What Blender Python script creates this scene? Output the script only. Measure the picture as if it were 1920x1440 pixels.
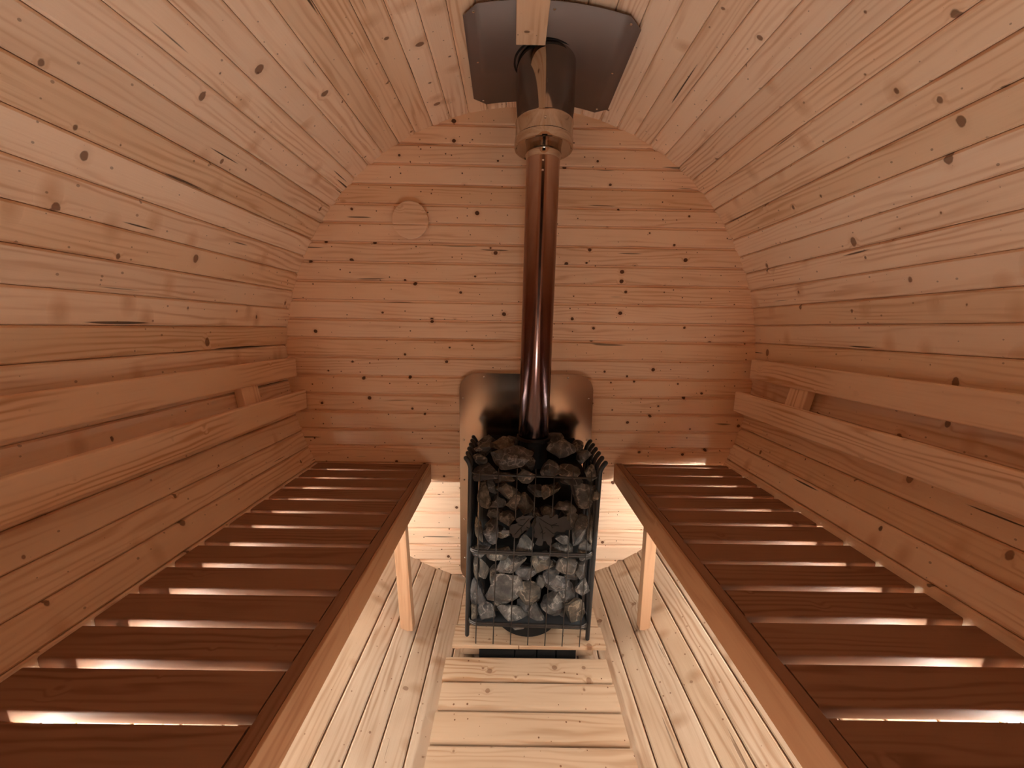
import bpy, bmesh, math, random
from mathutils import Vector, Matrix, noise
R = math.radians
rng = random.Random(7)
scene = bpy.context.scene
col = scene.collection
for o in list(bpy.data.objects): bpy.data.objects.remove(o)

# ------------------------------------------------------------------ camera, world, exposure
CAM = Vector((-0.0493, -1.6196, 1.2259))
cd = bpy.data.cameras.new('camera'); cam = bpy.data.objects.new('camera', cd); col.objects.link(cam)
cd.sensor_width = 36.0; cd.lens = 690.0 * 36.0 / 1920.0; cd.clip_start = 0.01
pit, yaw, rol = 0.150656, 0.000889, 0.0151745
F = Vector((math.sin(yaw)*math.cos(pit), math.cos(yaw)*math.cos(pit), -math.sin(pit)))
R0 = Vector((math.cos(yaw), -math.sin(yaw), 0)); U0 = R0.cross(F)
RR = math.cos(rol)*R0 + math.sin(rol)*U0; UU = -math.sin(rol)*R0 + math.cos(rol)*U0
M = Matrix(((RR.x, UU.x, -F.x, CAM.x), (RR.y, UU.y, -F.y, CAM.y), (RR.z, UU.z, -F.z, CAM.z), (0, 0, 0, 1)))
cam.matrix_world = M
scene.camera = cam
w = bpy.data.worlds.new('night'); scene.world = w; w.use_nodes = True
w.node_tree.nodes['Background'].inputs[0].default_value = (0.004, 0.004, 0.006, 1)
w.node_tree.nodes['Background'].inputs[1].default_value = 1.0
scene.view_settings.view_transform = 'Standard'; scene.view_settings.look = 'None'
scene.view_settings.gamma = 1.0; scene.view_settings.use_curve_mapping = False
scene.view_settings.exposure = -0.12
LED_STRENGTH = 228.0
LED_COLOR = (0.98, 1.0, 0.95)
FILL_COLOR = (1.0, 0.94, 0.85)
FILL_STRENGTH = 48.0
cy = scene.cycles
cy.adaptive_threshold = 0.02
cy.max_bounces = 12; cy.diffuse_bounces = 8; cy.glossy_bounces = 5; cy.transmission_bounces = 4
cy.use_denoising = True; cy.sample_clamp_indirect = 6.0; cy.caustics_reflective = False; cy.caustics_refractive = False
cy.blur_glossy = 0.5

# ------------------------------------------------------------------ materials
def mat(name):
    m = bpy.data.materials.new(name); m.use_nodes = True
    nt = m.node_tree; b = nt.nodes['Principled BSDF']
    return m, nt, b
def N(nt, t, **k):
    n = nt.nodes.new(t)
    for a, v in k.items(): setattr(n, a, v)
    return n
def L(nt, a, b): nt.links.new(a, b)
def math_(nt, op, a, b=None, clamp=False):
    n = N(nt, 'ShaderNodeMath', operation=op, use_clamp=clamp)
    for i, v in enumerate((a, b)):
        if v is None: continue
        if hasattr(v, 'is_output'): L(nt, v, n.inputs[i])
        else: n.inputs[i].default_value = v
    return n.outputs[0]
def mixc(nt, fac, a, b, mode='MIX'):
    n = N(nt, 'ShaderNodeMix', data_type='RGBA', blend_type=mode)
    for s, v in ((n.inputs[0], fac), (n.inputs[6], a), (n.inputs[7], b)):
        if hasattr(v, 'is_output'): L(nt, v, s)
        else: s.default_value = v if not isinstance(v, tuple) else (*v, 1)
    return n.outputs[2]
def ramp(nt, fac, stops):
    n = N(nt, 'ShaderNodeValToRGB')
    while len(n.color_ramp.elements) < len(stops): n.color_ramp.elements.new(0.5)
    for e, (p, c) in zip(n.color_ramp.elements, stops):
        e.position = p; e.color = (c, c, c, 1) if not isinstance(c, tuple) else (*c, 1)
    L(nt, fac, n.inputs[0]); return n.outputs[0]
def srgb(r, g, b):
    f = lambda c: (c/12.92 if c <= 0.04045 else ((c+0.055)/1.055)**2.4)
    return tuple(f(x/255) for x in (r, g, b))

def wood(name, light, mid, knot_col=(0.10, 0.032, 0.012), knot_stretch=(1, 1), knot_scale=9.0, knot_amt=1.0,
         grain=0.5, rough=0.5, crack=0.5, vary=0.35, pin=1.0, bump=0.25, smear=0.0, blot_amt=0.9):
    m, nt, b = mat(name)
    tc = N(nt, 'ShaderNodeTexCoord'); oi = N(nt, 'ShaderNodeObjectInfo')
    off = N(nt, 'ShaderNodeCombineXYZ')
    L(nt, math_(nt, 'MULTIPLY', oi.outputs['Random'], 47.3), off.inputs[0])
    L(nt, math_(nt, 'MULTIPLY', oi.outputs['Random'], 91.7), off.inputs[1])
    va = N(nt, 'ShaderNodeVectorMath', operation='ADD'); L(nt, tc.outputs['Object'], va.inputs[0]); L(nt, off.outputs[0], va.inputs[1])
    P = va.outputs[0]
    def scaled(sx, sy, sz):
        n = N(nt, 'ShaderNodeMapping'); n.inputs['Scale'].default_value = (sx, sy, sz); L(nt, P, n.inputs['Vector']); return n.outputs[0]
    # knots (one per cell of a 2-D lattice, most of them small)
    def knots(scale, stretch, rmax, powr):
        v = N(nt, 'ShaderNodeTexVoronoi', voronoi_dimensions='2D', feature='F1'); v.inputs['Scale'].default_value = scale
        L(nt, scaled(stretch[0], stretch[1], 1), v.inputs['Vector'])
        sx = N(nt, 'ShaderNodeSeparateColor'); L(nt, v.outputs['Color'], sx.inputs[0])
        r = math_(nt, 'MULTIPLY', math_(nt, 'POWER', sx.outputs[0], powr), rmax)
        wob = N(nt, 'ShaderNodeTexNoise'); wob.inputs['Scale'].default_value = 60; L(nt, P, wob.inputs['Vector'])
        d = math_(nt, 'ADD', v.outputs['Distance'], math_(nt, 'MULTIPLY', math_(nt, 'SUBTRACT', wob.outputs[0], 0.5), rmax*0.5))
        t = math_(nt, 'DIVIDE', math_(nt, 'SUBTRACT', r, d), rmax*0.18)
        core = math_(nt, 'MULTIPLY', t, 1.0, True)
        halo = math_(nt, 'DIVIDE', math_(nt, 'SUBTRACT', math_(nt, 'MULTIPLY', r, 2.4), d), rmax*1.6)
        halo = math_(nt, 'MULTIPLY', halo, 1.0, True)
        return core, halo, d, r
    c1, h1, d1, r1 = knots(knot_scale, knot_stretch, 0.10, 2.6)
    c2, h2, d2, r2 = knots(24.0, (1, 1), 0.085, 3.2)
    # growth rings, bent around the knots
    warp = N(nt, 'ShaderNodeTexNoise'); warp.inputs['Scale'].default_value = 1.0; warp.inputs['Detail'].default_value = 3
    L(nt, scaled(1.6, 13, 13), warp.inputs['Vector'])
    sy = N(nt, 'ShaderNodeSeparateXYZ'); L(nt, P, sy.inputs[0])
    ph = math_(nt, 'ADD', math_(nt, 'MULTIPLY', sy.outputs[1], 330.0), math_(nt, 'MULTIPLY', warp.outputs[0], 34.0))
    ph = math_(nt, 'ADD', ph, math_(nt, 'MULTIPLY', h1, 5.0))
    ring = math_(nt, 'ADD', math_(nt, 'MULTIPLY', math_(nt, 'SINE', ph), 0.5), 0.5)
    ring = math_(nt, 'POWER', ring, 2.5)
    gate = N(nt, 'ShaderNodeTexNoise'); gate.inputs['Scale'].default_value = 1.0; L(nt, scaled(2.0, 9, 9), gate.inputs['Vector'])
    gate_o = ramp(nt, gate.outputs[0], [(0.42, 0.0), (0.62, 1.0)])
    ring = math_(nt, 'MULTIPLY', ring, gate_o)
    fib = N(nt, 'ShaderNodeTexNoise'); fib.inputs['Scale'].default_value = 1.0; fib.inputs['Detail'].default_value = 4
    L(nt, scaled(7, 260, 260), fib.inputs['Vector'])
    blot = N(nt, 'ShaderNodeTexNoise'); blot.inputs['Scale'].default_value = 1.0; blot.inputs['Detail'].default_value = 2
    L(nt, scaled(3.5, 10, 10), blot.inputs['Vector'])
    f = math_(nt, 'ADD', math_(nt, 'MULTIPLY', ring, grain), math_(nt, 'MULTIPLY', math_(nt, 'SUBTRACT', fib.outputs[0], 0.5), 0.55))
    f = math_(nt, 'ADD', f, math_(nt, 'MULTIPLY', math_(nt, 'SUBTRACT', blot.outputs[0], 0.45), blot_amt), True)
    c = mixc(nt, f, light, mid)
    c = mixc(nt, math_(nt, 'MULTIPLY', ring, grain*0.75, True), c, tuple(x*y for x, y in zip(mid, (0.70, 0.56, 0.44))))
    # plank to plank
    rnd = math_(nt, 'FRACT', math_(nt, 'MULTIPLY', oi.outputs['Random'], 7.77))
    tint = ramp(nt, rnd, [(0.0, (1.03, 1.02, 1.02)), (0.25, (0.90, 0.86, 0.82)), (0.45, (1.05, 1.03, 1.01)), (0.62, (0.86, 0.77, 0.66)), (0.75, (0.98, 0.95, 0.93)), (0.88, (0.93, 0.84, 0.74)), (1.0, (1.04, 1.0, 0.97))])
    c = mixc(nt, vary, c, tint, 'MULTIPLY')
    # smears: broad bumps of end grain across the stave
    if smear > 0:
        sm = N(nt, 'ShaderNodeTexVoronoi', voronoi_dimensions='2D', feature='F1'); sm.inputs['Scale'].default_value = 1.0
        L(nt, scaled(9.5, 5.0, 1), sm.inputs['Vector'])
        sc_ = N(nt, 'ShaderNodeSeparateColor'); L(nt, sm.outputs['Color'], sc_.inputs[0])
        s_on = math_(nt, 'GREATER_THAN', sc_.outputs[1], 0.5)
        s_m = math_(nt, 'MULTIPLY', ramp(nt, sm.outputs['Distance'], [(0.05, 1.0), (0.22, 0.0)]), s_on)
        c = mixc(nt, math_(nt, 'MULTIPLY', s_m, smear), c, tuple(x*y for x, y in zip(mid, (0.80, 0.70, 0.60))))
    # cracks
    cr = N(nt, 'ShaderNodeTexNoise'); cr.inputs['Scale'].default_value = 1.0; cr.inputs['Detail'].default_value = 1
    L(nt, scaled(2.6, 55, 55), cr.inputs['Vector'])
    cr_m = ramp(nt, cr.outputs[0], [(0.735, 0.0), (0.76, 1.0)])
    c = mixc(nt, math_(nt, 'MULTIPLY', cr_m, crack), c, tuple(x*0.25 for x in knot_col))
    hb = mixc(nt, math_(nt, 'MULTIPLY', h1, 0.38*knot_amt), c, tuple(x*y for x, y in zip(mid, (0.75, 0.6, 0.45))))
    kb = mixc(nt, math_(nt, 'MULTIPLY', c1, 0.92*knot_amt), hb, knot_col)
    kb = mixc(nt, math_(nt, 'MULTIPLY', c2, 0.85*pin), kb, knot_col)
    L(nt, kb, b.inputs['Base Color'])
    b.inputs['Roughness'].default_value = rough; b.inputs['Specular IOR Level'].default_value = 0.14
    hgt = math_(nt, 'SUBTRACT', math_(nt, 'MULTIPLY', fib.outputs[0], 0.35), math_(nt, 'MULTIPLY', c1, 0.6))
    hgt = math_(nt, 'SUBTRACT', hgt, math_(nt, 'MULTIPLY', cr_m, 1.0))
    hgt = math_(nt, 'SUBTRACT', hgt, math_(nt, 'MULTIPLY', ring, 0.25))
    if smear > 0: hgt = math_(nt, 'ADD', hgt, math_(nt, 'MULTIPLY', s_m, 2.2))
    bp = N(nt, 'ShaderNodeBump'); bp.inputs['Strength'].default_value = bump; bp.inputs['Distance'].default_value = 0.0015
    L(nt, hgt, bp.inputs['Height']); L(nt, bp.outputs[0], b.inputs['Normal'])
    return m

W_LIGHT = srgb(246, 224, 201); W_MID = srgb(232, 200, 170)
M_stave = wood('stave_pine', W_LIGHT, W_MID, knot_stretch=(1.5, 0.9), knot_scale=7.0, knot_amt=0.8, grain=0.6, crack=0.85, smear=0.6, bump=0.8, pin=0.6, vary=1.0, knot_col=(0.09, 0.025, 0.008))
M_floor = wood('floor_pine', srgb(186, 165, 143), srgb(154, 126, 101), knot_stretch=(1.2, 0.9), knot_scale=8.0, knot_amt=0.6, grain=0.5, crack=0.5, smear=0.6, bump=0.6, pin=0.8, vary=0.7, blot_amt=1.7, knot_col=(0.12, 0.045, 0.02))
M_wallw = wood('wall_pine', srgb(243, 214, 186), srgb(224, 182, 146), knot_scale=11.0, knot_stretch=(0.9, 1.0), grain=0.42, crack=0.7, bump=0.3, vary=0.75, knot_col=(0.07, 0.018, 0.006))
M_bench = wood('bench_aspen', srgb(196, 158, 126), srgb(170, 128, 97), knot_amt=0.0, pin=0.15, grain=0.5, crack=0.0, bump=0.15, vary=0.6, rough=0.55)
M_slat = wood('shade_dark_aspen', srgb(148, 112, 90), srgb(122, 86, 66), knot_amt=0.0, pin=0.1, grain=0.5, crack=0.0, bump=0.12, vary=0.3, rough=0.6)  # slats are pale wood; the shade on their tops is put into this colour
M_rest = wood('backrest_aspen', srgb(238, 208, 180), srgb(218, 178, 144), knot_amt=0.05, pin=0.15, grain=0.85, crack=0.0, bump=0.15, vary=0.5, rough=0.55)
M_duck = wood('duckboard_pine', srgb(178, 152, 126), srgb(154, 123, 95), knot_scale=9, knot_amt=0.6, grain=0.7, crack=0.2, bump=0.3, vary=0.6, rough=0.42)

def simple(name, c, rough, metal=0.0, spec=0.5, bumpy=0.0, bscale=60, aniso=0.0):
    m, nt, b = mat(name)
    n = N(nt, 'ShaderNodeTexNoise'); n.inputs['Scale'].default_value = bscale; n.inputs['Detail'].default_value = 3
    tc = N(nt, 'ShaderNodeTexCoord'); L(nt, tc.outputs['Object'], n.inputs['Vector'])
    cc = mixc(nt, n.outputs[0], tuple(x*0.82 for x in c), tuple(min(1, x*1.15) for x in c))
    L(nt, cc, b.inputs['Base Color'])
    b.inputs['Roughness'].default_value = rough; b.inputs['Metallic'].default_value = metal
    b.inputs['Specular IOR Level'].default_value = spec; b.inputs['Anisotropic'].default_value = aniso
    if bumpy > 0:
        bp = N(nt, 'ShaderNodeBump'); bp.inputs['Strength'].default_value = bumpy; bp.inputs['Distance'].default_value = 0.002
        L(nt, n.outputs[0], bp.inputs['Height']); L(nt, bp.outputs[0], b.inputs['Normal'])
    return m
def brushed(name, c, rough, stretch):
    m, nt, b = mat(name)
    tc = N(nt, 'ShaderNodeTexCoord'); mp = N(nt, 'ShaderNodeMapping'); mp.inputs['Scale'].default_value = stretch
    L(nt, tc.outputs['Object'], mp.inputs['Vector'])
    n = N(nt, 'ShaderNodeTexNoise'); n.inputs['Scale'].default_value = 1; n.inputs['Detail'].default_value = 3; L(nt, mp.outputs[0], n.inputs['Vector'])
    b.inputs['Base Color'].default_value = (*c, 1); b.inputs['Metallic'].default_value = 1.0
    r = math_(nt, 'ADD', math_(nt, 'MULTIPLY', n.outputs[0], 0.08), rough - 0.04); L(nt, r, b.inputs['Roughness'])
    return m
M_plate = simple('dull_steel', (0.19, 0.155, 0.145), 0.5, 0.45, 0.4, 0.0, 5)
M_shield = simple('shield_steel', (0.44, 0.34, 0.27), 0.17, 1.0, 0.5, 0.0, 3)
M_black = simple('black_steel', (0.012, 0.012, 0.013), 0.48, 0.0, 0.4)
M_core = simple('matt_black_steel', (0.006, 0.006, 0.006), 0.7, 0.0, 0.2)
M_tray = simple('tray_steel', (0.10, 0.11, 0.12), 0.35, 0.7, 0.5, 0.3, 25)
M_wire = simple('dark_wire', (0.05, 0.047, 0.045), 0.35, 0.8, 0.5)
M_leaf = simple('leaf_badge_steel', (0.018, 0.014, 0.013), 0.45, 0.4, 0.4)
M_screw = simple('bright_screw', (0.75, 0.72, 0.7), 0.22, 1.0)
M_glass = simple('dark_reflection_glass', (0.004, 0.004, 0.005), 0.08, 0.0, 0.5)
M_sleeve = simple('polished_steel', (0.50, 0.43, 0.37), 0.08, 1.0, 0.5, 0.0, 6)
def heat_pipe():
    m, nt, b = mat('heat_tinted_steel')
    tc = N(nt, 'ShaderNodeTexCoord'); s = N(nt, 'ShaderNodeSeparateXYZ'); L(nt, tc.outputs['Object'], s.inputs[0])
    n = N(nt, 'ShaderNodeTexNoise'); n.inputs['Scale'].default_value = 9; n.inputs['Detail'].default_value = 4; L(nt, tc.outputs['Object'], n.inputs['Vector'])
    t = math_(nt, 'ADD', s.outputs[2], math_(nt, 'MULTIPLY', math_(nt, 'SUBTRACT', n.outputs[0], 0.5), 0.25))
    c = ramp(nt, t, [(0.0, (0.11, 0.09, 0.10)), (0.22, (0.12, 0.065, 0.06)), (0.5, (0.20, 0.11, 0.09)), (0.8, (0.32, 0.20, 0.155)), (1.0, (0.40, 0.28, 0.23))])
    L(nt, c, b.inputs['Base Color']); b.inputs['Metallic'].default_value = 1.0
    L(nt, math_(nt, 'ADD', math_(nt, 'MULTIPLY', n.outputs[0], 0.12), 0.10), b.inputs['Roughness'])
    return m
M_pipe = heat_pipe()
def stone_mat():
    m, nt, b = mat('split_rock')
    tc = N(nt, 'ShaderNodeTexCoord'); oi = N(nt, 'ShaderNodeObjectInfo')
    va = N(nt, 'ShaderNodeVectorMath', operation='ADD'); L(nt, tc.outputs['Object'], va.inputs[0])
    cb = N(nt, 'ShaderNodeCombineXYZ'); L(nt, math_(nt, 'MULTIPLY', oi.outputs['Random'], 33), cb.inputs[0]); L(nt, cb.outputs[0], va.inputs[1])
    n1 = N(nt, 'ShaderNodeTexNoise'); n1.inputs['Scale'].default_value = 24; n1.inputs['Detail'].default_value = 6; n1.inputs['Roughness'].default_value = 0.65; L(nt, va.outputs[0], n1.inputs['Vector'])
    n2 = N(nt, 'ShaderNodeTexNoise'); n2.inputs['Scale'].default_value = 90; n2.inputs['Detail'].default_value = 4; L(nt, va.outputs[0], n2.inputs['Vector'])
    c = ramp(nt, n1.outputs[0], [(0.30, (0.018, 0.018, 0.020)), (0.5, (0.052, 0.050, 0.048)), (0.62, (0.10, 0.095, 0.088)), (0.74, (0.30, 0.285, 0.265))])
    n3 = N(nt, 'ShaderNodeTexNoise'); n3.inputs['Scale'].default_value = 13; n3.inputs['Detail'].default_value = 5; L(nt, va.outputs[0], n3.inputs['Vector'])
    vein = ramp(nt, math_(nt, 'ABSOLUTE', math_(nt, 'SUBTRACT', n3.outputs[0], 0.5)), [(0.0, 1.0), (0.02, 0.0)])
    c = mixc(nt, math_(nt, 'MULTIPLY', vein, 0.45), c, (0.35, 0.33, 0.30))
    rnd = math_(nt, 'FRACT', math_(nt, 'MULTIPLY', oi.outputs['Random'], 5.3))
    t = ramp(nt, rnd, [(0.0, (0.8, 0.8, 0.85)), (0.5, (1.0, 0.95, 0.9)), (0.8, (1.2, 1.02, 0.8)), (1.0, (1.25, 1.22, 1.2))])
    c = mixc(nt, 1.0, c, t, 'MULTIPLY'); L(nt, c, b.inputs['Base Color'])
    b.inputs['Roughness'].default_value = 0.6; b.inputs['Specular IOR Level'].default_value = 0.35
    h = math_(nt, 'ADD', n1.outputs[0], math_(nt, 'MULTIPLY', n2.outputs[0], 0.3))
    bp = N(nt, 'ShaderNodeBump'); bp.inputs['Strength'].default_value = 0.9; bp.inputs['Distance'].default_value = 0.006
    L(nt, h, bp.inputs['Height']); L(nt, bp.outputs[0], b.inputs['Normal'])
    return m
M_stone = stone_mat()
def led_mat():
    m, nt, b = mat('led_light'); e = N(nt, 'ShaderNodeEmission')
    e.inputs[0].default_value = (*LED_COLOR, 1); e.inputs[1].default_value = LED_STRENGTH
    L(nt, e.outputs[0], nt.nodes['Material Output'].inputs[0]); return m
M_led = led_mat()

# ------------------------------------------------------------------ helpers
def link(name, me, m, parent=None, mw=None):
    o = bpy.data.objects.new(name, me); col.objects.link(o)
    if m is not None and len(me.materials) == 0: me.materials.append(m)
    if parent is not None:
        o.parent = parent
    if mw is not None: o.matrix_local = mw
    return o
def mesh(name, v, f, smooth=False):
    me = bpy.data.meshes.new(name); me.from_pydata([tuple(x) for x in v], [], f); me.update()
    if smooth:
        for p in me.polygons: p.use_smooth = True
    return me
def empty(name, loc=(0, 0, 0), rot=(0, 0, 0), label=None, cat=None, group=None, kind=None):
    o = bpy.data.objects.new(name, None); col.objects.link(o); o.location = loc; o.rotation_euler = rot
    o.empty_display_size = 0.05
    if label: o['label'] = label
    if cat: o['category'] = cat
    if group: o['group'] = group
    if kind: o['kind'] = kind
    return o
def prism(poly, x0, x1, name='prism'):
    """poly: (y,z) outline, extruded along x"""
    n = len(poly); v = [(x0, a, b) for a, b in poly] + [(x1, a, b) for a, b in poly]
    f = [tuple(range(n))[::-1], tuple(range(n, 2*n))] + [(i, (i+1) % n, n+(i+1) % n, n+i) for i in range(n)]
    me = mesh(name, v, f)
    bm = bmesh.new(); bm.from_mesh(me); bmesh.ops.recalc_face_normals(bm, faces=bm.faces); bm.to_mesh(me); bm.free()
    return me
def rrect(w, h, r, seg=3, zc=0.0):
    pts = []
    for cx, cz, a0 in ((w/2-r, h/2-r, 0), (-w/2+r, h/2-r, 90), (-w/2+r, -h/2+r, 180), (w/2-r, -h/2+r, 270)):
        for k in range(seg+1):
            a = R(a0+90*k/seg); pts.append((cx+r*math.cos(a), zc+cz+r*math.sin(a)))
    return pts
def frame(origin, xa, ya):
    xa = Vector(xa).normalized(); ya = Vector(ya); ya = (ya - xa*ya.dot(xa)).normalized(); za = xa.cross(ya)
    o = Vector(origin)
    return Matrix(((xa.x, ya.x, za.x, o.x), (xa.y, ya.y, za.y, o.y), (xa.z, ya.z, za.z, o.z), (0, 0, 0, 1)))
def beam(name, m, parent, a, b, wdir, w, h, r=0.003, seg=2, pre=None):
    """beam from a to b; w along wdir, h along the third axis; local x runs along its length"""
    a = Vector(a); b = Vector(b); d = (b-a).length
    mw = frame((a+b)/2, b-a, wdir)
    return link(name, prism(rrect(w, h, r, seg), -d/2, d/2, name), m, parent, pre @ mw if pre else mw)
def tube_bm(pts, rad, seg=10, cap=True, ball=True):
    pts = [Vector(p) for p in pts]; v = []; f = []
    up = Vector((0, 1, 0)); rings = []
    seq = list(zip(pts, [rad]*len(pts)))
    if ball:
        d0 = (pts[0]-pts[1]).normalized(); d1 = (pts[-1]-pts[-2]).normalized()
        pre = [(pts[0]+d0*rad*math.sin(R(t)), rad*math.cos(R(t))) for t in (80, 50, 25)]
        post = [(pts[-1]+d1*rad*math.sin(R(t)), rad*math.cos(R(t))) for t in (25, 50, 80)]
        seq = pre+seq+post
    n = len(seq)
    for i, (p, r_) in enumerate(seq):
        q0 = seq[max(i-1, 0)][0]; q1 = seq[min(i+1, n-1)][0]; t = (q1-q0).normalized()
        u = up if abs(t.dot(up)) < 0.95 else Vector((1, 0, 0))
        s = t.cross(u).normalized(); u2 = s.cross(t)
        for k in range(seg):
            a = 2*math.pi*k/seg; v.append(p+s*r_*math.cos(a)+u2*r_*math.sin(a))
    for i in range(n-1):
        for k in range(seg):
            f.append((i*seg+k, i*seg+(k+1) % seg, (i+1)*seg+(k+1) % seg, (i+1)*seg+k))
    f.append(tuple(range(seg))[::-1]); f.append(tuple(range((n-1)*seg, n*seg)))
    return v, f
def tube(name, m, parent, pts, rad, seg=10, ball=True):
    v, f = tube_bm(pts, rad, seg, True, ball); me = mesh(name, v, f, True)
    bm = bmesh.new(); bm.from_mesh(me); bmesh.ops.recalc_face_normals(bm, faces=bm.faces); bm.to_mesh(me); bm.free()
    return link(name, me, m, parent)
def lathe(name, m, parent, prof, seg=48, loc=(0, 0, 0), mw=None, smooth=True):
    v = []; f = []; n = len(prof)
    for k in range(seg):
        a = 2*math.pi*k/seg
        for r_, z in prof: v.append((r_*math.cos(a), r_*math.sin(a), z))
    for k in range(seg):
        k2 = (k+1) % seg
        for i in range(n-1): f.append((k*n+i, k2*n+i, k2*n+i+1, k*n+i+1))
    me = mesh(name, v, f)
    bm = bmesh.new(); bm.from_mesh(me); bmesh.ops.remove_doubles(bm, verts=bm.verts, dist=1e-6); bmesh.ops.recalc_face_normals(bm, faces=bm.faces)
    for e in bm.edges:
        e.smooth = not (len(e.link_faces) == 2 and e.calc_face_angle(0) > R(35))
    for fc in bm.faces: fc.smooth = smooth
    bm.to_mesh(me); bm.free()
    return link(name, me, m, parent, mw if mw else Matrix.Translation(loc))
def slab(name, m, parent, outline, t, mw, bev=0.0):
    """outline in local xy, thickness t towards +z"""
    n = len(outline); v = [(x, y, 0) for x, y in outline]+[(x, y, t) for x, y in outline]
    f = [tuple(range(n))[::-1], tuple(range(n, 2*n))]+[(i, (i+1) % n, n+(i+1) % n, n+i) for i in range(n)]
    me = mesh(name, v, f); bm = bmesh.new(); bm.from_mesh(me); bmesh.ops.recalc_face_normals(bm, faces=bm.faces); bm.to_mesh(me); bm.free()
    return link(name, me, m, parent, mw)
screw_me = None
def screw(parent, p, nrm, r=0.0045, m=None, name='screw'):
    global screw_me
    if screw_me is None:
        prof = [(0.0, 0.35), (0.35, 0.30), (0.75, 0.15), (1.0, 0.0)]
        v = [(0, 0, 0.35)]; f = []; seg = 10
        for r_, z in prof[1:]:
            for k in range(seg): v.append((r_*math.cos(2*math.pi*k/seg), r_*math.sin(2*math.pi*k/seg), z))
        for k in range(seg): f.append((0, 1+k, 1+(k+1) % seg))
        for j in range(2):
            for k in range(seg): f.append((1+j*seg+k, 1+(j+1)*seg+k, 1+(j+1)*seg+(k+1) % seg, 1+j*seg+(k+1) % seg))
        f.append(tuple(range(1+2*seg, 1+3*seg))[::-1])
        screw_me = mesh('screw_head', v, f, True); screw_me.materials.append(M_screw)
    nrm = Vector(nrm).normalized(); t = Vector((1, 0, 0)) if abs(nrm.x) < 0.9 else Vector((0, 1, 0))
    xa = t.cross(nrm).normalized(); ya = nrm.cross(xa)
    mw = Matrix(((xa.x*r, ya.x*r, nrm.x*r, p[0]), (xa.y*r, ya.y*r, nrm.y*r, p[1]), (xa.z*r, ya.z*r, nrm.z*r, p[2]), (0, 0, 0, 1)))
    o = bpy.data.objects.new(name, screw_me); col.objects.link(o); o.parent = parent; o.matrix_local = mw
    return o

# ------------------------------------------------------------------ the barrel: 85 staves
RB = 1.05; AX = 0.9833*RB
Y1, Y0 = 0.03, -2.24           # far end, near end (behind the camera)
def ell(th):                   # th in degrees from the top, clockwise seen from the camera
    a = R(th); return Vector((AX*math.sin(a), 0, RB+RB*math.cos(a)))
segs = [(-21.7, 20.5, 10), (20.5, 83.1, 15), (83.1, 155.4, 17), (155.4, 198.4, 10), (198.4, 274.9, 18), (274.9, 338.3, 15)]
joints = []
for a, b, n in segs:
    for k in range(n): joints.append(a+(b-a)*k/n)
joints.append(338.3)
shell = {}
shell['ceiling'] = empty('ceiling', kind='structure'); shell['wall_right'] = empty('wall_right', kind='structure')
shell['floor'] = empty('floor', kind='structure'); shell['wall_left'] = empty('wall_left', kind='structure')
for i in range(len(joints)-1):
    t0, t1 = joints[i], joints[i+1]; tm = (t0+t1)/2
    p0, p1 = ell(t0), ell(t1); c = (p0+p1)/2; wdt = (p1-p0).length
    key = 'ceiling' if (tm < 50 or tm > 310) else 'wall_right' if tm < 130 else 'floor' if tm < 230 else 'wall_left'
    inward = Vector((0, 0, RB))-c; inward.y = 0; inward.normalize()
    h = wdt/2; g = 0.0004
    # tongue-side bead, small recess, chamfers
    if key == 'floor' or key.startswith('wall'):
        c_ = 0.0055 if key == 'floor' else 0.0048
        poly = [(-h+g, -0.03), (h-g, -0.03), (h-g, -0.0068), (h-0.0012, -0.0055), (h-c_, 0), (-h+c_, 0), (-h+0.0012, -0.0055), (-h+g, -0.0068)]
    else:
        poly = [(-h+g, -0.03), (h-g, -0.03), (h-g, -0.0055), (h-0.0032, -0.0022), (h-0.0075, 0), (-h+0.0075, 0), (-h+0.0032, -0.0022), (-h+g, -0.0055)]
    jit = rng.uniform(-0.0006, 0.0006)
    mw = frame(c+Vector((0, (Y0+Y1)/2, 0))-inward*abs(jit), (0, 1, 0), (p1-p0) if (Vector((0, 1, 0)).cross((p1-p0).normalized())).dot(inward) > 0 else (p0-p1))
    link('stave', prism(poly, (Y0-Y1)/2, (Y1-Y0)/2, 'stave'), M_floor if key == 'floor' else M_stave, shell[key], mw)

# ------------------------------------------------------------------ back wall of horizontal boards
skew = math.atan(0.0156)
wb = empty('wall_back', (0, 0, 0), (0, 0, skew), kind='structure')
zj = [-0.03, 0.048, .127, .207, .287, .37, .452, .529, .61, .691, .77, .851, .931, 1.013, 1.096, 1.177, 1.258, 1.337, 1.418, 1.497, 1.576, 1.655, 1.729, 1.806, 1.885, 1.96, 2.034, 2.11]
def board_poly(h, t=0.02):
    return [(-h, -t), (h, -t), (h, -0.0095), (h-0.0065, -0.0095), (h-0.0095, -0.0055), (h-0.0120, 0), (-h+0.0035, 0), (-h+0.0010, -0.0018), (-h, -0.0045)]
for a, b in zip(zj[:-1], zj[1:]):
    zc = (a+b)/2; d0 = min(abs(a-RB), abs(b-RB)) if not (a < RB < b) else 0
    half = AX*math.sqrt(max(0.02, 1-min(1, d0/RB)**2))+0.004
    mw = frame((0, 0, zc), (1, 0, 0), (0, 0, 1))        # local z -> towards -y
    link('board', prism(board_poly((b-a)/2-0.0003), -half, half, 'board'), M_wallw, wb, mw)

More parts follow.
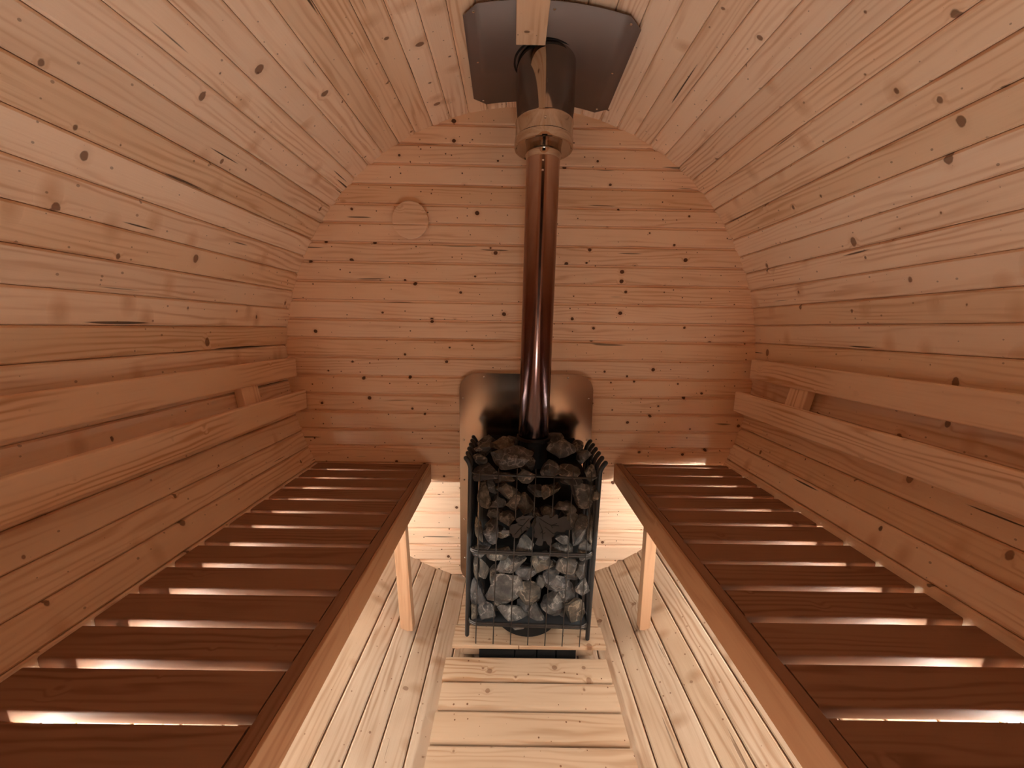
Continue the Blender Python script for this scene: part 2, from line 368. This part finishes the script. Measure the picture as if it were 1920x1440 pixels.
# ------------------------------------------------------------------ front wall, and an added dark glass door for reflections, behind the camera
wf = empty('wall_front', (0, 0, 0), kind='structure')
YF = -2.2
dx0, dx1, dz1 = -0.42, 0.42, 1.72
for a, b in zip(zj[:-1], zj[1:]):
    zc = (a+b)/2; d0 = min(abs(a-RB), abs(b-RB)) if not (a < RB < b) else 0
    half = AX*math.sqrt(max(0.02, 1-min(1, d0/RB)**2))+0.004
    spans = [(-half, half)] if zc > dz1 else [(-half, dx0), (dx1, half)]
    for s0, s1 in spans:
        if s1-s0 < 0.02: continue
        link('board', prism(board_poly((b-a)/2-0.0003), -(s1-s0)/2, (s1-s0)/2, 'board'), M_wallw, wf, frame(((s0+s1)/2, YF, zc), (-1, 0, 0), (0, 0, 1)))
dr = empty('added_door', (0, YF, 0.05), kind='structure')
for s in (-1, 1): beam('added_door_stile', M_rest, dr, (s*0.38, 0.0, 0.10), (s*0.38, 0.0, dz1-0.06), (1, 0, 0), 0.075, 0.04)
for z in (0.055, dz1-0.095): beam('added_door_rail', M_rest, dr, (-0.34, 0.0, z), (0.34, 0.0, z), (0, 0, 1), 0.075, 0.04)
slab('added_door_glass', M_glass, dr, [(-0.345, 0.09), (0.345, 0.09), (0.345, dz1-0.13), (-0.345, dz1-0.13)], 0.006, frame((0, 0, 0), (1, 0, 0), (0, 0, 1)))  # near-black sheet, added for dark reflections in the pipe and heat shield
beam('added_door_handle', M_rest, dr, (0.33, 0.055, 0.8), (0.33, 0.055, 1.05), (1, 0, 0), 0.025, 0.03, 0.006)

# added fill lamp, unseen behind the camera, shining up to brighten the ceiling
fl = empty('added_fill_lamp', (0.02, -1.93, 0.066), label='round fill lamp added unseen behind the camera to brighten the ceiling', cat='lamp')
lathe('fill_lamp_shade', M_black, fl, [(0.0, 0.0), (0.10, 0.0), (0.11, 0.01), (0.155, 0.10), (0.16, 0.10), (0.16, 0.103), (0.152, 0.103), (0.105, 0.012), (0.0, 0.012)], 40)
def fill_lamp_mat():
    m, nt, b = mat('added_fill_light'); e = N(nt, 'ShaderNodeEmission')
    e.inputs[0].default_value = (*FILL_COLOR, 1); e.inputs[1].default_value = FILL_STRENGTH
    L(nt, e.outputs[0], nt.nodes['Material Output'].inputs[0]); return m
lathe('fill_lamp_diffuser', fill_lamp_mat(), fl, [(0.0, 0.088), (0.14, 0.088), (0.142, 0.084), (0.0, 0.084)], 40)

# ------------------------------------------------------------------ benches
YB0 = -2.16
def bench(side, zt, xr, xi, gap0, pitch, ztop, wall_clear, leg_top, leg_bot, leg_w, label):
    s = side
    e = empty('slatted_bench', (s*0.68, -1.1, 0.06), label=label, cat='bench', group='benches along both sides')
    inv = Matrix.Translation((-s*0.68, 1.1, -0.06))
    def B(name, a, b, wd, w_, h_, r=0.003, seg=2, m=M_bench):
        return beam(name, m, e, a, b, wd, w_, h_, r, seg, inv)
    rt = abs(xi-xr)
    B('rail_shade_bar', (s*(abs(xr)+rt/2+0.004), -0.012, ztop-0.040), (s*(abs(xr)+rt/2+0.004), YB0, ztop-0.040), (1, 0, 0), rt-0.008, 0.080, 0.003, 3, M_slat)  # unlit top of the rail, as a separate bar with shade in its colour
    B('rail_lit_face', (s*(abs(xr)+0.004), -0.012, ztop-0.0435), (s*(abs(xr)+0.004), YB0, ztop-0.0435), (1, 0, 0), 0.008, 0.085, 0.0025, 3)  # lit front of the same rail, split off in a lighter colour
    xo = AX*math.sqrt(1-((ztop-0.012-RB)/RB)**2)-wall_clear
    edges = [-0.012]; g = gap0
    while g > YB0+0.03:
        edges += [g+0.009, g-0.009]; g -= pitch
    edges.append(YB0)
    for a, b in zip(edges[0::2], edges[1::2]):
        jz = rng.uniform(-0.0012, 0.0012)
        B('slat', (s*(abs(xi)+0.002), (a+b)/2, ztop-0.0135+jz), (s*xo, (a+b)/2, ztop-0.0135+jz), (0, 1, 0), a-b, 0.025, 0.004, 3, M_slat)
    B('ledger', (s*(abs(xi)+0.021), -0.014, ztop-0.046), (s*(abs(xi)+0.021), YB0, ztop-0.046), (1, 0, 0), 0.038, 0.038)
    B('ledger', (s*0.868, -0.014, ztop-0.042), (s*0.868, YB0, ztop-0.042), (1, 0, 0), 0.030, 0.030)
    for yy in (-0.375, -1.85):
        B('leg', (leg_bot[0], yy, leg_bot[1]), (leg_top, yy, ztop-0.066), (1, 0, 0), leg_w, 0.034, 0.002)
    return e
bench(-1, 0, 0.413, 0.449, -0.086, 0.0942, 0.607, 0.004, -0.448, (-0.430, 0.094), 0.046,
      'long slatted pale wooden bench against the left wall of the sauna')
bench(1, 0, 0.425, 0.460, -0.045, 0.0970, 0.622, 0.004, 0.463, (0.464, 0.112), 0.039,
      'long slatted pale wooden bench against the right wall of the sauna')
for s, zt, lab in ((-1, 0.607, 'thin warm white light strip under the back edge of the left bench'),
                   (1, 0.622, 'thin warm white light strip under the back edge of the right bench')):
    e = empty('led_strip', (s*0.856, -1.08, zt-0.076), label=lab, cat='light strip', group='light strips under the benches')
    link('channel', prism([(-0.008, 0.0), (0.008, 0.0), (0.008, 0.0035), (-0.008, 0.0035)], -1.05, 1.05, 'channel'), M_tray, e, frame((0, 0, 0), (0, 1, 0), (0, 0, -s)))
    dz = link('diffuser', prism([(-0.006, 0.0), (0.006, 0.0), (0.006, 0.006), (0.003, 0.009), (-0.003, 0.009), (-0.006, 0.006)], -1.04, 1.04, 'diffuser'), M_led, e, frame((0, 0, 0), (0, 1, 0), (0, 0, -s)))

# ------------------------------------------------------------------ backrests
def backrest(s, zu, zl, xu, xl, label):
    e = empty('backrest', (s*0.97, -1.1, 0.95), label=label, cat='backrest', group='backrests on both side walls')
    inv = Matrix.Translation((-s*0.97, 1.1, -0.95))
    def B(name, a, b, wd, w_, h_, r=0.003):
        return beam(name, M_rest, e, a, b, wd, w_, h_, r, 3, inv)
    for (za, zb), xx in ((zu, xu), (zl, xl)):
        t = (s*0.16, 0, 1.0)
        B('backrest_board', (s*(xx+0.012), -0.03, (za+zb)/2), (s*(xx+0.012), YB0, (za+zb)/2), (0.0, 0, 1), za-zb, 0.022, 0.005)
    for yy in (-0.30, -1.35, -2.0):
        dx_ = xu-xl
        xm = (xu+xl)/2+0.024+0.016
        B('bracket', (s*(xl+0.044), yy, zl[1]-0.01), (s*(xu+0.041), yy, zu[0]-0.012), (0, 1, 0), 0.085, 0.03)
    return e
backrest(-1, (1.0865, 1.0046), (0.947, 0.863), 0.985, 0.950, 'pair of long pale boards as backrest along the left wall')
backrest(1, (1.107, 1.022), (0.9656, 0.8775), 0.985, 0.930, 'pair of long pale boards as backrest along the right wall')

# ------------------------------------------------------------------ duckboard and stove platform
db = empty('duckboard', (0.02, -1.3, 0.03), label='pale wooden duckboard of crosswise slats in the middle of the floor', cat='duckboard')
y = -0.460; n = 0
while y > -2.12:
    w_ = 0.0890; jz = rng.uniform(-0.001, 0.001); xl_ = -0.266+rng.uniform(-0.003, 0.003); xr_ = 0.304+rng.uniform(-0.003, 0.003)
    o = beam('slat', M_duck, db, (xl_-0.02, y-w_/2+1.3, 0.0185+jz), (xr_-0.02, y-w_/2+1.3, 0.0185+jz), (0, 1, 0), w_, 0.027, 0.011, 5)
    y -= 0.0947; n += 1
for xb in (-0.17, 0.20): beam('batten', M_duck, db, (xb-0.02, -0.47+1.3, 0.0015), (xb-0.02, -2.12+1.3, 0.0015), (1, 0, 0), 0.04, 0.012, 0.002)
pf = empty('stove_platform', (0.027, -0.25, 0.03), label='low pale wooden platform of crosswise boards under the stove', cat='platform')
for a, b, xa, xb in ((-0.365, -0.456, -0.249, 0.304), (-0.268, -0.361, -0.242, 0.296), (-0.170, -0.264, -0.242, 0.296), (-0.072, -0.166, -0.242, 0.296), (-0.036, -0.068, -0.242, 0.296)):
    beam('board', M_duck, pf, (xa-0.027, (a+b)/2+0.25, 0.062), (xb-0.027, (a+b)/2+0.25, 0.062), (0, 1, 0), a-b, 0.015, 0.003, 3)
for xb in (-0.19, 0.23): beam('bearer', M_duck, pf, (xb-0.027, -0.425+0.25, 0.026), (xb-0.027, -0.04+0.25, 0.030), (1, 0, 0), 0.07, 0.048, 0.002)
slab('vent_shade_plate', M_core, pf, [(-0.18, -0.006), (0.172, -0.006), (0.172, 0.049), (-0.18, 0.049)], 0.01, frame((0, -0.43+0.25, 0.0), (1, 0, 0), (0, 0, 1)))  # black plate standing in for the shade in the opening under the platform
for xx in (-0.05, 0.03, 0.10): beam('vent_bar', M_black, pf, (xx, -0.437+0.25, 0.0), (xx, -0.437+0.25, 0.048), (1, 0, 0), 0.006, 0.006, 0.001)

# ------------------------------------------------------------------ air vent on the back wall
av = empty('air_vent', (-0.474, -0.008, 1.655), (R(90), 0, skew), label='round pale wooden air vent cover on the back wall', cat='vent')
lathe('vent_collar', M_rest, av, [(0.0, 0), (0.052, 0), (0.052, 0.019), (0, 0.019)], 40)
seam = -0.018
for nm, test in (('cover_half', 1), ('cover_half', -1)):
    pts = []
    for k in range(49):
        a = 2*math.pi*k/48
        x_, y_ = 0.0735*math.cos(a), 0.0735*math.sin(a)
        pts.append((x_, y_))
    a0 = math.asin(seam/0.0735)
    if test == 1: rngk = [a0+(math.pi-2*a0)*k/30 for k in range(31)]
    else: rngk = [math.pi-a0+(math.pi+2*a0)*k/24 for k in range(25)]
    g = 0.0006*test
    outl = [(0.0735*math.cos(a), 0.0735*math.sin(a)+g) for a in rngk]
    o = slab(nm, M_rest, av, outl, 0.014, Matrix.Translation((0, 0, 0.018)))
    bv = o.modifiers.new('edge', 'BEVEL'); bv.width = 0.003; bv.segments = 2; bv.limit_method = 'ANGLE'; bv.angle_limit = R(60)

# ------------------------------------------------------------------ heat shield
hs = empty('heat_shield', (0.0155, -0.012, 0.53), label='brushed steel heat shield sheet with rounded corners behind the stove', cat='heat shield')
X0, X1, Z0, Z1, rc = -0.278-0.0155, 0.309-0.0155, 0.03-0.53, 1.030-0.53, 0.075
ol = []
for cx_, cz_, a0 in ((X1-rc, Z1-rc, 0), (X0+rc, Z1-rc, 90), (X0+rc, Z0+rc, 180), (X1-rc, Z0+rc, 270)):
    for k in range(9):
        a = R(a0+90*k/8); ol.append((cx_+rc*math.cos(a), cz_+rc*math.sin(a)))
slab('sheet', M_shield, hs, ol, 0.0015, frame((0, -0.016, 0), (1, 0, 0), (0, 0, 1)))
for px, pz in ((-.170, 1.014), (.196, 1.016), (-.262, .918), (.290, .924), (-.260, .729), (-.259, .54), (-.258, .348), (-.257, .153), (.291, .735), (.292, .54), (.292, .35), (.292, .155)):
    screw(hs, (px-0.0155, -0.0177, pz-0.53), (0, -1, 0), 0.0045)
    lathe('spacer', M_screw, hs, [(0.004, 0), (0.004, 0.016)], 8, mw=frame((px-0.0155, -0.016, pz-0.53), (1, 0, 0), (0, 0, 1)) @ Matrix.Scale(-1, 4, (0, 0, 1)))

# ------------------------------------------------------------------ stove
XC = 0.0215
st = empty('sauna_stove', (XC, -0.30, 0.1035), (0, R(1.25), 0), label='narrow black sauna stove caged with rods and filled with stones', cat='stove')
HX = 0.2205
def S(x, y_, z): return (x-XC, y_+0.30, z-0.10)
ys = [-0.425+0.049*k for k in range(6)]
for yy in ys:
    for s in (-1, 1):
        x_ = s*HX
        pts = [(x_, yy+0.30, 0.0075), (x_, yy+0.30, 0.20), (x_, yy+0.30, 0.42), (x_, yy+0.30, 0.645), (x_+s*0.002, yy+0.30, 0.655), (x_+s*0.008, yy+0.30, 0.668), (x_+s*0.0165, yy+0.30, 0.680)]
        tube('side_rod', M_black, st, pts, 0.0082, 10)
def band(name, z, r_, zoff, m, sy=1.0, thick=None):
    # horizontal hoop round the front, bulging forward of the side rods
    x_ = HX-0.004; yf = -0.45+0.30; yb = -0.425+0.30
    pts = [(-x_, -0.18+0.30, z), (-x_, yb+0.02, z), (-x_+0.002, yb, z), (-x_+0.008, yf+0.010, z), (-x_+0.022, yf+0.002, z), (-x_+0.04, yf, z),
           (x_-0.04, yf, z), (x_-0.022, yf+0.002, z), (x_-0.008, yf+0.010, z), (x_-0.002, yb, z), (x_, yb+0.02, z), (x_, -0.18+0.30, z), (x_-0.01, -0.17+0.30, z), (-x_+0.01, -0.17+0.30, z)]
    return tube(name, m, st, pts, r_, 8, ball=False)
band('hoop', 0.634, 0.0035, 0, M_wire)
band('hoop', 0.357, 0.0042, 0, M_wire); band('hoop', 0.350, 0.0045, 0, M_wire)
band('hoop', 0.078, 0.0042, 0, M_wire); band('hoop', 0.071, 0.0045, 0, M_wire)
for k in range(7):
    x_ = -0.165+0.0619*k-XC+0.0008
    tube('front_wire', M_wire, st, [(x_, -0.455+0.30, 0.0), (x_, -0.455+0.30, 0.2), (x_, -0.455+0.30, 0.4), (x_, -0.455+0.30, 0.648), (x_, -0.449+0.30, 0.657)], 0.0019, 6)
# tray with rim
slab('stone_tray', M_tray, st, [(-HX+0.008, -0.435+0.30), (-HX+0.03, -0.447+0.30), (HX-0.03, -0.447+0.30), (HX-0.008, -0.435+0.30), (HX-0.008, -0.18+0.30), (-HX+0.008, -0.18+0.30)], 0.004, Matrix.Translation((0, 0, 0.072)))
# firebox: dark inner body with a rounded front foot, sides and lid
def dbox(name, m, x0, x1, y0_, y1_, z0_, z1_, r=0.01):
    return beam(name, m, st, (( x0+x1)/2, (y0_+y1_)/2, z0_), ((x0+x1)/2, (y0_+y1_)/2, z1_), (1, 0, 0), x1-x0, y1_-y0_, r, 3)
dbox('firebox', M_core, -0.195, 0.195, -0.345+0.30, -0.19+0.30, 0.078, 0.60, 0.03)
slab('back_plate', M_core, st, [(-0.20, 0.076), (0.20, 0.076), (0.20, 0.66), (0.17, 0.69), (-0.17, 0.69), (-0.20, 0.66)], 0.003, frame((0, -0.178+0.30, 0), (1, 0, 0), (0, 0, 1)))
lathe('foot_ring', M_core, st, [(0.11, 0.0), (0.125, 0.0), (0.125, 0.072), (0.11, 0.072)], 40, (0, -0.295+0.30, 0))
lathe('flue_collar', M_core, st, [(0.0, 0.60), (0.052, 0.60), (0.052, 0.705), (0.064, 0.712), (0.064, 0.722), (0.050, 0.724)], 40, (0.0, -0.275+0.30, 0))
for z_, s in ((0.43, -1),):
    o = beam('damper_tab', simple('tab_steel', (0.10, 0.11, 0.12), 0.4, 0.5), st, (-0.106, -0.452+0.30, 0.433), (-0.080, -0.452+0.30, 0.433), (0, 0, 1), 0.012, 0.004, 0.001)
# leaf badge
def badge_pts(raw): return [((0.034+(a-744)*0.000151-XC), (0.607-(b-276)*0.000151-0.10)) for a, b in raw]
right_leaf = [(740, 330), (790, 352), (850, 345), (880, 310), (940, 290), (990, 305), (1012, 372), (1060, 360), (1100, 325), (1165, 268), (1200, 300), (1205, 380), (1260, 350), (1320, 318), (1400, 330), (1400, 420), (1470, 440), (1490, 500), (1485, 560), (1560, 600), (1500, 640), (1400, 635), (1360, 690), (1270, 700), (1190, 680), (1150, 720), (1130, 800), (1080, 840), (1095, 930), (1060, 1050), (1000, 1010), (960, 930), (900, 930), (880, 1040), (800, 1050), (720, 1010), (745, 940), (765, 860), (700, 850), (675, 790), (700, 720), (680, 640), (690, 560), (725, 480), (705, 400)]
left_leaf = [(600, 330), (540, 318), (480, 345), (420, 330), (350, 370), (260, 410), (262, 460), (310, 500), (250, 540), (170, 560), (115, 620), (140, 690), (120, 750), (190, 790), (200, 860), (290, 880), (350, 850), (380, 780), (430, 760), (470, 690), (540, 680), (570, 620), (600, 540), (575, 460), (620, 400), (690, 350)]
bg = None
for nm, pl in (('leaf_badge', right_leaf), ('leaf_badge', left_leaf)):
    bm = bmesh.new(); vs = [bm.verts.new((x, z, 0)) for x, z in badge_pts(pl)]; fc = bm.faces.new(vs)
    bmesh.ops.triangulate(bm, faces=[fc], ngon_method='EAR_CLIP')
    ex = bmesh.ops.extrude_face_region(bm, geom=bm.faces[:]); bmesh.ops.translate(bm, verts=[g for g in ex['geom'] if isinstance(g, bmesh.types.BMVert)], vec=(0, 0, 0.0025))
    bmesh.ops.recalc_face_normals(bm, faces=bm.faces)
    me = bpy.data.meshes.new(nm); bm.to_mesh(me); bm.free()
    o = link(nm, me, M_leaf, st, frame((0, -0.459+0.30, 0), (1, 0, 0), (0, 0, 1)))
    veins = ([[(780, 380), (950, 490), (1060, 545), (1230, 550)], [(1060, 545), (1180, 495)], [(785, 490), (870, 680), (885, 880)], [(920, 590), (1110, 740), (1180, 720)], [(870, 690), (830, 740)], [(1050, 545), (1090, 600)], [(890, 760), (930, 720)]] if pl is right_leaf
             else [[(560, 400), (470, 520), (330, 690), (250, 800)], [(470, 415), (350, 440)], [(430, 580), (320, 560)], [(510, 600), (570, 640)], [(380, 630), (400, 740)]])
    for vn in veins:
        pp = [(x, z, 0.0026) for x, z in badge_pts(vn)]
        v_, f_ = tube_bm(pp, 0.0011, 4, True, False); me2 = mesh('vein', v_, f_); link('vein', me2, M_core, o)
tube('badge_stem', M_leaf, st, [(x, -0.460+0.30, z) for x, z in badge_pts([(650, 230), (690, 280), (740, 340)])], 0.0018, 6)

# ------------------------------------------------------------------ stones (built where each one shows)
def rock(sx, sy, sz, seed, sub=3, cuts=11):
    r_ = random.Random(seed); bm = bmesh.new(); bmesh.ops.create_icosphere(bm, subdivisions=sub, radius=1.0)
    pl = []
    for k in range(cuts):
        n_ = Vector((r_.gauss(0, 1), r_.gauss(0, 1), r_.gauss(0, 1))).normalized(); pl.append((n_, r_.uniform(0.45, 0.80)))
    for v in bm.verts:
        p = v.co.copy()*1.12
        for n_, d in pl:
            k = p.dot(n_)
            if k > d: p -= n_*(k-d)*1.0
        p += p.normalized()*0.07*noise.noise(p*2.6+Vector((seed, 0, 0)))
        v.co = p
    bb = [max(abs(v.co[i]) for v in bm.verts) for i in range(3)]
    for v in bm.verts: v.co = Vector((v.co.x/bb[0]*sx/2, v.co.y/bb[1]*sy/2, v.co.z/bb[2]*sz/2))
    me = bpy.data.meshes.new('stone'); bm.to_mesh(me); bm.free()
    for p in me.polygons: p.use_smooth = False
    me.materials.append(M_stone); return me
front = [(-0.148, 0.644, 0.056, 0.078, 20), (-0.093, 0.626, 0.047, 0.043, 0), (-0.064, 0.669, 0.065, 0.043, 10), (0.006, 0.614, 0.047, 0.078, 0), (0.076, 0.671, 0.034, 0.047, 15), (0.129, 0.616, 0.047, 0.03, 0), (0.197, 0.654, 0.073, 0.078, 0), (0.243, 0.665, 0.02, 0.039, 0),
 (-0.123, 0.515, 0.047, 0.086, 0), (-0.159, 0.52, 0.026, 0.086, 0), (-0.061, 0.574, 0.047, 0.052, 0), (0.131, 0.495, 0.039, 0.034, 0), (0.194, 0.515, 0.052, 0.095, 10), (0.233, 0.521, 0.022, 0.108, 0), (-0.15, 0.446, 0.056, 0.06, 0), (-0.082, 0.437, 0.065, 0.034, 0), (0.005, 0.459, 0.052, 0.065, 0), (0.128, 0.451, 0.073, 0.065, 0), (0.065, 0.43, 0.043, 0.03, 0), (0.22, 0.442, 0.050, 0.065, 20),
 (-0.145, 0.367, 0.040, 0.073, 0), (-0.17, 0.386, 0.017, 0.086, 0), (-0.049, 0.385, 0.10, 0.05, -30), (0.066, 0.385, 0.091, 0.056, 0), (0.153, 0.389, 0.065, 0.047, 20), (0.205, 0.367, 0.045, 0.078, 0),
 (-0.162, 0.27, 0.048, 0.078, 0), (-0.055, 0.287, 0.114, 0.112, 15), (0.022, 0.267, 0.072, 0.099, -20), (0.116, 0.310, 0.10, 0.070, 35), (0.216, 0.300, 0.045, 0.07, 0),
 (-0.137, 0.202, 0.058, 0.069, 0), (-0.045, 0.182, 0.105, 0.062, 15), (0.055, 0.185, 0.055, 0.075, 0), (0.108, 0.230, 0.080, 0.068, 0), (0.196, 0.213, 0.07, 0.11, 0), (-0.178, 0.192, 0.024, 0.06, 0)]
rows = [(0.60, 'upper part of the cage'), (0.49, 'row beside the leaf badge'), (0.42, 'row above the middle hoop'), (0.34, 'row below the middle hoop'), (0.24, 'lower half of the cage'), (0.0, 'bottom row on the tray')]
top = [(-0.054, 0.775, 0.135, 0.062, -0.385, -8), (0.118, 0.795, 0.09, 0.075, -0.36, 20), (-0.131, 0.725, 0.086, 0.051, -0.40, -15), (0.075, 0.742, 0.072, 0.062, -0.405, 0), (0.153, 0.735, 0.072, 0.046, -0.40, 10), (0.158, 0.70, 0.068, 0.031, -0.395, 0), (-0.072, 0.705, 0.07, 0.04, -0.385, 0),
       (-0.149, 0.790, 0.062, 0.051, -0.33, 0), (0.204, 0.770, 0.055, 0.055, -0.34, 0), (0.012, 0.75, 0.055, 0.055, -0.37, 0), (-0.085, 0.80, 0.075, 0.048, -0.30, 10), (0.225, 0.725, 0.04, 0.06, -0.38, 0),
       (-0.165, 0.765, 0.05, 0.04, -0.37, 0), (0.15, 0.79, 0.06, 0.05, -0.29, 0), (-0.14, 0.79, 0.07, 0.05, -0.25, 0), (0.0, 0.715, 0.06, 0.05, -0.39, 0), (0.21, 0.78, 0.06, 0.045, -0.24, 0), (-0.06, 0.79, 0.06, 0.05, -0.235, 0), (0.12, 0.79, 0.07, 0.05, -0.22, 0)]
items = []
for x, z, w_, h_, a in front:
    dep = max(0.03, min(0.075, (w_+h_)*0.5)); row = next(r_ for zt_, r_ in rows if z >= zt_)
    items.append((x, -0.439+dep/2, z, w_*1.32, dep, h_*1.28, a, row, w_*h_))
for x, z, w_, h_, yy, a in top:
    items.append((x, yy, z, w_*1.25, max(w_, h_)*0.95, h_*1.22, a, 'heap on top of the stove' if yy > -0.395 else 'front edge of the top heap', w_*h_))
for x, z, w_, h_ in ((-0.112, 0.575, .06, .06), (-0.03, 0.625, .055, .055), (0.045, 0.66, .06, .05), (0.10, 0.665, .05, .05), (0.150, 0.60, .06, .05), (0.085, 0.58, .06, .06), (0.160, 0.55, .055, .06), (0.045, 0.555, .06, .05), (-0.085, 0.50, .06, .05), (-0.12, 0.675, .05, .05)):
    items.append((x, -0.385, z, w_*1.25, 0.06, h_*1.25, 17, 'set back upper row of the cage', w_*h_))
for x, z, w_, h_ in ((0.005, 0.345, .07, .06), (-0.105, 0.325, .06, .06), (0.105, 0.365, .06, .05), (0.172, 0.345, .06, .06), (-0.10, 0.415, .06, .04), (0.068, 0.305, .06, .06), (0.165, 0.265, .06, .06), (-0.095, 0.225, .06, .06), (0.003, 0.215, .06, .06), (0.152, 0.185, .055, .06)):
    items.append((x, -0.385, z, w_*1.2, 0.06, h_*1.2, -12, 'set back lower row of the cage', w_*h_))
byrow = {}
for it in items: byrow.setdefault(it[7], []).append(it)
ordn = ['leftmost', 'second from left', 'third from left', 'fourth from left', 'fifth from left', 'sixth from left', 'seventh from left', 'eighth from left', 'ninth from left', 'tenth from left', 'eleventh from left', 'twelfth from left', 'thirteenth from left', 'fourteenth from left', 'fifteenth from left', 'sixteenth from left', 'seventeenth from left']
sd = 11
for row, its in byrow.items():
    its.sort(key=lambda t: t[0])
    for k, (x, yy, z, a1, a2, a3, ang, _, ar) in enumerate(its):
        sd += 1
        me = rock(a1, a2, a3, sd, 3, 10+sd % 5)
        o = bpy.data.objects.new('stone', me); col.objects.link(o); o.location = (x+0.004, yy, z); o.rotation_euler = (0, R(ang), 0)
        size = 'large' if ar > 0.006 else 'small' if ar < 0.0022 else 'mid-sized'
        shape = 'flat' if a1 > 1.5*a3 else 'upright' if a3 > 1.5*a1 else 'blocky'
        o['label'] = '%s %s grey stone, %s in the %s' % (size, shape, ordn[k], row)
        o['category'] = 'stone'; o['group'] = 'stones in the stove cage'

# ------------------------------------------------------------------ flue pipe, sleeve, ceiling plate
PX, PY = 0.0355, -0.275
tilt = math.atan(0.010/0.95)
fp = empty('flue_pipe', (PX, PY, 0.822), (0, tilt, 0), label='heat-tinted steel flue pipe rising from stove through the ceiling', cat='flue pipe')
H = 2.13-0.822
lathe('pipe', M_pipe, fp, [(0.0545, 0.0), (0.0565, 0.004), (0.0565, 0.958), (0.0575, 0.960), (0.0575, 0.966), (0.0565, 0.968), (0.0565, 1.02)], 64)
zs = 0.999
lathe('sleeve', M_sleeve, fp, [(0.0955, zs+0.030), (0.0985, zs+0.026), (0.0985, zs+0.004), (0.0965, zs), (0.0965, zs), (0.0985, zs+0.004)], 64)
lathe('outer_sleeve', M_sleeve, fp, [(0.0960, zs+0.026), (0.0960, zs+0.074), (0.0972, zs+0.077), (0.0960, zs+0.080), (0.0960, H)], 72)
lathe('end_ring', M_sleeve, fp, [(0.0975, zs), (0.0935, zs-0.0015), (0.090, zs+0.002), (0.059, zs+0.004), (0.059, zs-0.012), (0.0605, zs-0.014), (0.0605, zs-0.018), (0.0590, zs-0.020), (0.0575, zs-0.036)], 64)
for z_, r_ in ((zs+0.052, 0.0965), (zs-0.055, 0.057), (zs-0.085, 0.057)):
    screw(fp, (-0.004, -r_, z_), (0, -1, 0), 0.0042, name='rivet')
cp = empty('ceiling_plate', (0.04, -0.28, 2.07), label='grey steel plate around the flue pipe on the ceiling', cat='ceiling plate')
def arcz(x): return RB+(RB-0.013)*math.sqrt(max(0, 1-(x/(AX-0.013))**2))
outl_l = [(-.158, -.505), (-.198, -.475), (-.206, -.110), (-.162, -.063), (0.04, -.06)]
outl_r = [(0.04, -.06), (.255, -.057), (.296, -.100), (.293, -.470), (.256, -.500), (0.04, -.500)]
full = [(-.158, -.505), (-.198, -.475), (-.206, -.110), (-.162, -.063), (.255, -.057), (.296, -.100), (.293, -.470), (.256, -.500)]
bm = bmesh.new()
poly_ = full
def clip_poly(poly, xa, xb):
    def cut(pts, xc, keep_gt):
        out = []
        for i in range(len(pts)):
            a, b = pts[i], pts[(i+1) % len(pts)]
            ina = (a[0] >= xc) if keep_gt else (a[0] <= xc); inb = (b[0] >= xc) if keep_gt else (b[0] <= xc)
            if ina: out.append(a)
            if ina != inb:
                t = (xc-a[0])/(b[0]-a[0]); out.append((xc, a[1]+t*(b[1]-a[1])))
        return out
    q = cut(poly, xa, True)
    return cut(q, xb, False) if q else q
nx = 26; xsn = [-.206+(.296+.206)*i/nx for i in range(nx+1)]
cache = {}
def vv(x, y_, dz):
    key = (round(x, 5), round(y_, 5), dz)
    if key not in cache: cache[key] = bm.verts.new((x-0.04, y_+0.28, arcz(x)+dz-2.07))
    return cache[key]
for i in range(nx):
    q = clip_poly(poly_, xsn[i], xsn[i+1]); qq = []
    for p in q:
        if not qq or (abs(p[0]-qq[-1][0])+abs(p[1]-qq[-1][1]) > 1e-4): qq.append(p)
    if len(qq) > 2 and abs(qq[0][0]-qq[-1][0])+abs(qq[0][1]-qq[-1][1]) < 1e-4: qq.pop()
    if len(qq) < 3: continue
    vs = [vv(x, y_, 0) for x, y_ in qq]
    if len(set(vs)) == len(vs): bm.faces.new(vs)
bmesh.ops.recalc_face_normals(bm, faces=bm.faces)
me = bpy.data.meshes.new('plate_sheet'); bm.to_mesh(me); bm.free()
for p in me.polygons: p.use_smooth = True
o = link('plate_sheet', me, M_plate, cp)
sm_ = o.modifiers.new('thickness', 'SOLIDIFY'); sm_.thickness = 0.0015; sm_.offset = 0
lathe('cutout_rim', M_black, cp, [(0.0985, -0.004), (0.1045, -0.006), (0.1045, 0.012), (0.0985, 0.012)], 48, mw=Matrix.Translation((0.046-0.04, -0.002+0.28-0.273, arcz(0.046)-2.07)))
for px, py in ((-.168, -.482), (-.174, -.292), (-.172, -.090), (.052, -.477), (.262, -.478), (.263, -.283), (.258, -.082)):
    nrm = Vector((-px/AX, 0, -(arcz(px)-RB)/RB)).normalized()
    screw(cp, (px-0.04, py+0.28, arcz(px)-0.001-2.07), nrm, 0.0045)
tb = beam('ceiling_batten', M_stave, None, (-0.0075, -0.372, 2.0765), (-0.0075, -2.19, 2.0765), (1, 0, 0), 0.0885, 0.016, 0.002)
tb['label'] = 'flat pale board along the ceiling centre ending at the flue pipe'; tb['category'] = 'ceiling board'
